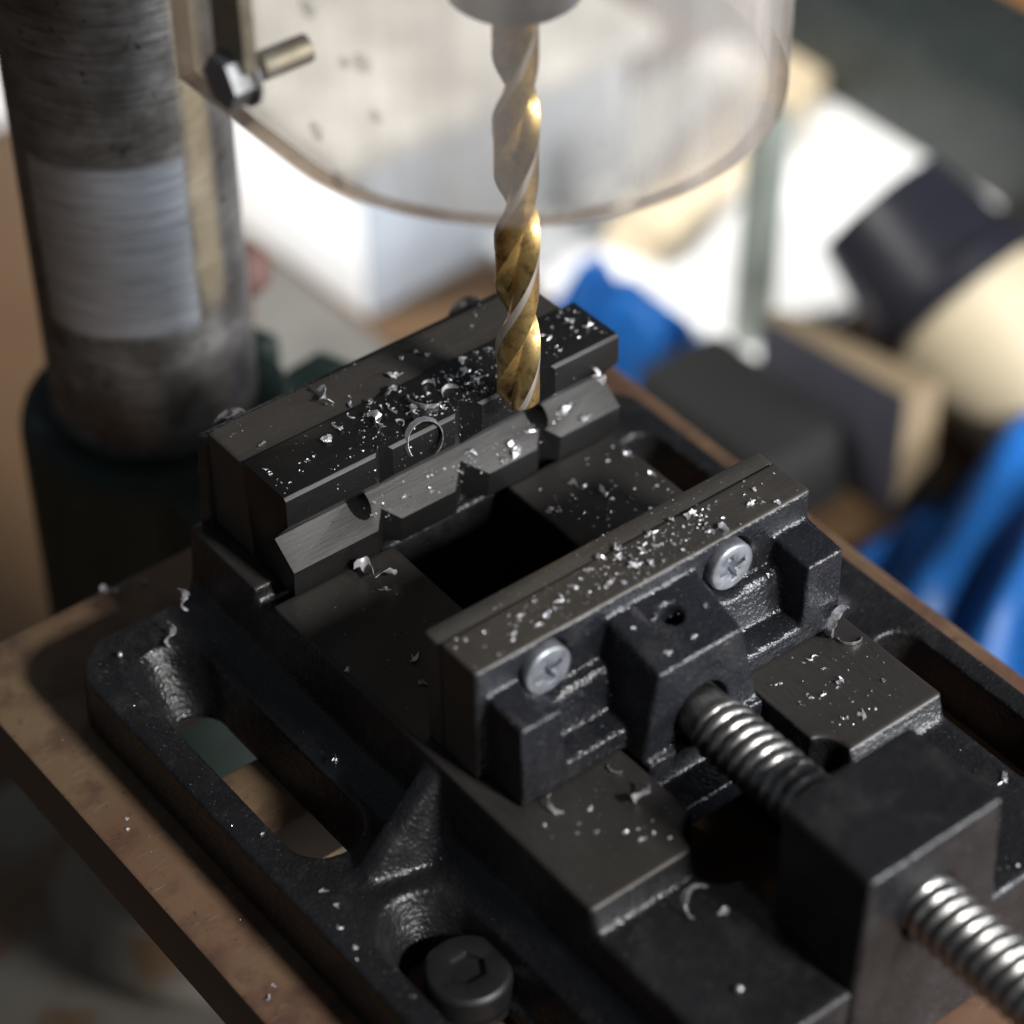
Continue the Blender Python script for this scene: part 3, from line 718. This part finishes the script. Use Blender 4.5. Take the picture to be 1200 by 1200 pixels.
# the ones that stand out
chip('r', -8.0, -1.7, 18.6, 8.4, 'large open ring of metal swarf standing at the fixed jaw edge left of the drill', None, rotz=-.12, tilt=(rad(-27), 0), seed=900, mat=M_CHIP)
chip('w', 30.2, -.6, 17.6, 5.2, 'white worm-like curl of swarf on the right end of the fixed jaw face', None, rotz=1.2, tilt=(rad(90), 0), seed=901, mat=M_CHIP2)
chip('c', 32.7, -68.6, 0, 6.2, 'tangled shiny curl of swarf on the right bed rail beside the moving jaw', None, rotz=.4, seed=902, mat=M_CHIP)
chip('a', 33.2, -69.6, 0, 4.6, 'thin hooked strand of swarf beside the tangled curl on the right bed rail', None, rotz=2.4, seed=903, mat=M_CHIP)
chip('c', -30.7, -69.1, 0, 4.0, 'small curled swarf on the left bed rail below the moving jaw wing', None, rotz=1.3, tilt=(rad(-60), 0), seed=904)
chip('w', -21.0, -76.3, 0, 5.0, 'pale crooked swarf at the inner edge of the left bed rail', None, rotz=.5, seed=905, mat=M_CHIP2)
chip('c', -25.4, -98.9, -5, 5.6, 'out of focus ring of swarf on the black shelf before the nut block', None, rotz=.2, tilt=(rad(-35), 0), seed=906, mat=M_CHIP2)
chip('f', -22.6, -100.3, -5, 3.4, 'pale flake beside the ring of swarf on the black shelf', None, seed=907, mat=M_CHIP2)
chip('b', -31.9, -113.7, -5, 1.5, 'single bright bead of metal near the bottom edge of the shelf', None, seed=908, mat=M_CHIP)
chip('f', 33.4, -108.1, -5, 3.6, 'cluster of bright crumbs on the right shelf beside the nut block', None, seed=909, mat=M_CHIP)
chip('w', -47.2, 26.0, -13.8, 4.6, 'white twisted swarf at the rear of the left flange near the bed wall', None, rotz=1.3, tilt=(0, rad(-50)), seed=910, mat=M_CHIP2)
chip('w', -52.6, 22.2, -17.5, 5.0, 'white swarf lying over the rear end of the flange slot', None, rotz=.9, tilt=(0, rad(-35)), seed=911, mat=M_CHIP2)
chip('b', -63.1, 23.2, -17.5, 1.5, 'single bright speck on the rounded rear corner of the left flange', None, seed=912, mat=M_CHIP)
chip('w', -49.0, 51.5, -30.5, 5.1, 'pale blurred swarf on the rear edge of the drill table', None, seed=913, mat=M_CHIP2)
# fine swarf dust: nobody could count it
def dust():
    rng = random.Random(3); bm = bmesh.new()
    def speck(x, y, z, r):
        vs = [bm.verts.new((x+rng.uniform(-r, r), y+rng.uniform(-r, r), z+rng.uniform(0, r*1.2))) for _ in range(4)]
        for f in ((0, 1, 2), (0, 2, 3), (0, 3, 1), (1, 3, 2)): bm.faces.new([vs[i] for i in f])
    def sz(): return .10+.28*rng.random()**3.0
    for _ in range(430):      # fixed jaw plate top, denser towards the drill
        x = max(-37, min(37, rng.gauss(2, 15))); y = rng.uniform(2, 14) if rng.random() < .7 else rng.uniform(2, 5)
        speck(x, y, 23.05-.016*(y-1.7), sz())
    for _ in range(60): speck(rng.uniform(-37, 35), rng.uniform(15, 25.5), 22.2, sz())
    for _ in range(150):      # groove slope
        x = max(-37, min(37, rng.gauss(4, 14))); y = rng.uniform(.4, 4.8); speck(x, y, 6.1+y*.77, sz())
    for _ in range(90): x = max(-37, min(37, rng.gauss(2, 12))); speck(x, .6, rng.uniform(17, 22), sz()*.9)
    for _ in range(300):
        x = max(-38.5, min(33, rng.gauss(-2, 15))); speck(x, rng.uniform(-56, -47), 25.2, sz()*.9)
    for _ in range(90): x = max(-38.5, min(33, rng.gauss(-2, 17))); speck(x, rng.uniform(-46, -42.5), 24.7, sz()*.8)
    for _ in range(110): speck(rng.uniform(12, 35.5), rng.uniform(-40, -1), .0, sz())
    for _ in range(60): speck(rng.uniform(-41, -17), rng.uniform(-40, -1), .0, sz()*.8)
    for _ in range(70): speck(rng.uniform(13, 35), rng.uniform(-88, -67), .0, sz())
    for _ in range(40): speck(rng.uniform(-40, -17), rng.uniform(-88, -67), .0, sz())
    for _ in range(60): speck(rng.uniform(-70.5, -66), rng.uniform(-95, 25), FZ, sz()*.8)
    for _ in range(40): speck(rng.uniform(-48.5, -46), rng.uniform(-95, 25), FZ+1.6, sz()*.8)
    for _ in range(30): speck(rng.uniform(-11, 6), rng.uniform(-69, -58), 19.6, sz()*.8)
    for _ in range(50): speck(rng.uniform(13, 35), rng.uniform(-123, -92), -5, sz())
    for _ in range(50): speck(rng.uniform(-83, -73), rng.uniform(-90, 40), TZ, sz()*.7)
    for _ in range(60): u = rng.random(); speck(rng.uniform(-28, 24), -65.0+u*6, 4.7+u*7.6, sz()*.7)
    for x, y, z, s_, k in CRUMBS:
        s_ *= 1.0
        sub = chip_bm(rng.choice('fffaw'), s_*1.1, rng); a = rng.random()*6.28; off = len(bm.verts)
        vs = [bm.verts.new((x+v.co.x*math.cos(a)-v.co.y*math.sin(a), y+v.co.x*math.sin(a)+v.co.y*math.cos(a), z+.03+v.co.z)) for v in sub.verts]
        sub.verts.index_update()
        for f in sub.faces: bm.faces.new([vs[v.index] for v in f.verts])
        sub.free()
    for f in bm.faces: f.material_index = 1 if rng.random() < .6 else 0
    o = finish('metal_dust', bm, [M_CHIP, M_CHIP2]); tag(o, 'fine bright swarf dust sprinkled over the vise', 'metal dust'); o['kind'] = 'stuff'
dust()

# ------------------------------------------------------------------ things on the bench behind, far out of focus
BZ = BENCH_Z
def solid(name, fn, mat, label, cat, loc=(0, 0, 0), bev=1.0, group=None):
    o = mesh(name, fn, mat, None, None, loc)
    if bev: bevel(o, bev, 2)
    return tag(o, label, cat, group)
# white box behind the column
t = thing('white_box', 'overexposed white box standing behind the column', 'box', (255, 430, BZ))
o = mesh('body', lambda bm: hexa(bm, [(-75, 95, 0), (-66, -118, 0), (60, -110, 0), (60, 95, 0)], [(-75, 95, 62), (-66, -118, 62), (60, -110, 62), (60, 95, 62)]), [M_WHITEBOX, M_BOXSHADE], t); bevel(o, 2)
facemat(o, lambda c, n: n.y < -.6)  # bluish shade painted on the front side of the white box
o = mesh('lid', lambda bm: box(bm, -78, 63, -121, 98, 62.2, 72), plain('grey_lid', (.42, .41, .39), .6), t); bevel(o, 2)
# grey board and blue sheet behind the drill
solid('grey_board', lambda bm: box(bm, 108, 176, 200, 372, BZ+.2, BZ+14), M_GREYB, 'grey board lying on the bench behind the column', 'board')
def sheet(name, x0, x1, y0, y1, h, mat, label, cat, seed, rot=0, nx=46, ny=46, fold=(1, .6), lift=None):
    rng = random.Random(seed); bm = bmesh.new(); g = []
    ph = [rng.uniform(0, 6) for _ in range(8)]
    for i in range(nx+1):
        row = []
        for j in range(ny+1):
            u, v = i/nx, j/ny; q = u*fold[0]+v*fold[1]
            z = h*(.5+.28*math.sin(q*17+ph[0]+1.2*math.sin(v*5+ph[1]))+.16*math.sin(q*31+ph[2]+u*4)+.10*math.sin(u*23-v*13+ph[3]))
            e = min(1, 7*min(u, 1-u, v, 1-v)+.04); row.append(bm.verts.new((x0+(x1-x0)*u+4*math.sin(v*9+ph[4]), y0+(y1-y0)*v+4*math.sin(u*8+ph[5]), max(.3, z*e)+(lift[1]*max(0, min(1, (x0+(x1-x0)*u+4-lift[0])/8)) if lift else 0))))
        g.append(row)
    for i in range(nx):
        for j in range(ny): bm.faces.new((g[i][j], g[i+1][j], g[i+1][j+1], g[i][j+1]))
    bmesh.ops.solidify(bm, geom=bm.faces[:], thickness=.4)
    o = finish(name, bm, mat, None, 60, (0, 0, BZ+.6)); return tag(o, label, cat)
sheet('blue_sheet', 230, 258, 216, 272, 22, M_BLUE, 'small crumpled blue plastic sheet behind the fixed jaw', 'plastic sheet', 4, lift=(232, 8.0))
sheet('blue_sheet', 190, 440, 0, 121, 40, M_BLUE, 'large crumpled blue plastic sheet right of the vise', 'plastic sheet', 11, fold=(.5, -.9))
# white paper, pale wood strip, grey rod
def rot_rect(bm, cx, cy, lx, ly, a, z0, z1):
    c, s_ = math.cos(a), math.sin(a); q = [(cx+x*c-y*s_, cy+x*s_+y*c) for x, y in ((-lx, -ly), (lx, -ly), (lx, ly), (-lx, ly))]
    loft(bm, q, z0, q, z1)
solid('paper_stack', lambda bm: rot_rect(bm, 330, 285, 84, 74, .10, BZ+.5, BZ+7), M_PAPER, 'bright white paper stack on the bench right of the chip guard', 'paper', bev=.3)
solid('wood_strip', lambda bm: rot_rect(bm, 346, 301, 72, 11, .36, BZ+7.2, BZ+17), M_BEIGE, 'pale wooden strip lying across the white paper', 'wood strip')
solid('grey_rod', lambda bm: cyl(bm, (281, 216, BZ+.5), (0.03, 0, 1), 7, 7, 95, 24), plain('grey_green_rod', (.16, .18, .16), .5), 'grey green upright rod in front of the white paper', 'rod', bev=.5)
# tan box with shade painted on one side, black block
o = solid('cardboard_box', lambda bm: hexa(bm, [(259, 123, BZ+.2), (277, 125, BZ+.2), (263, 184, BZ+.2), (252, 182, BZ+.2)], [(259, 123, -180), (277, 125, -184), (263, 184, -184), (252, 182, -180)]), [M_CARD, M_SLATE_SHADE], 'tan box with shade painted slate grey on one side, right behind the vise', 'box')
facemat(o, lambda c, n: n.x < -.6)  # slate grey paints the shade onto this side of the box
solid('black_block', lambda bm: loft(bm, rrect(216, 256, 140, 206, 5, 4), BZ+.2, rrect(218, 254, 142, 204, 5, 4), -200), M_BLACKP, 'black block between the vise and the tan box', 'block')
# cream tub lying on its side with black lid
def tub():
    t = thing('power_tool', 'black and cream cylindrical tool leaning at the right edge', 'tool', (326, 108, BZ))
    d = Vector((.1, -.85, -.5)).normalized(); c = Vector((318, 172, -185))-Vector((326, 108, BZ))
    mesh('black_housing', lambda bm: cyl(bm, c-d*26, d, 24, 31, 42, 48), M_BLACKG, t, 40)
    mesh('cream_housing', lambda bm: cyl(bm, c+d*16.2, d, 29, 26, 46, 48), M_CREAM, t, 40)
    mesh('collar_ring', lambda bm: cyl(bm, c+d*8, d, 32.5, 32.5, 5, 48), M_BLACKG, t, 40)
tub()
# dark beam, black case, brown block and grey pipe in the upper right
o = solid('steel_beam', lambda bm: box(bm, 404, 462, 90, 640, BZ+.2, BZ+48), M_GREEN, 'dark green steel beam crossing the upper right corner', 'beam', bev=3)
solid('black_case', lambda bm: box(bm, 500, 700, 250, 560, BZ+.2, BZ+120), M_BLACKP, 'black case behind the dark green beam', 'case', bev=4)
solid('brown_block', lambda bm: box(bm, 466, 494, 262, 330, BZ+.2, BZ+40), M_ORANGE, 'brown wooden block between the beam and the black case', 'block')
solid('grey_pipe', lambda bm: cyl(bm, (478, 238, BZ+.2), (0, 0, 1), 6.5, 6.5, 190, 24), M_GREYPIPE, 'upright grey pipe at the right edge behind the beam', 'pipe', bev=.5)
# pale sheet on the bench far left
solid('white_carton', lambda bm: box(bm, 60, 165, 500, 620, BZ+.2, BZ+40), M_WHITEBOX, 'white carton at the left edge behind the column', 'carton')
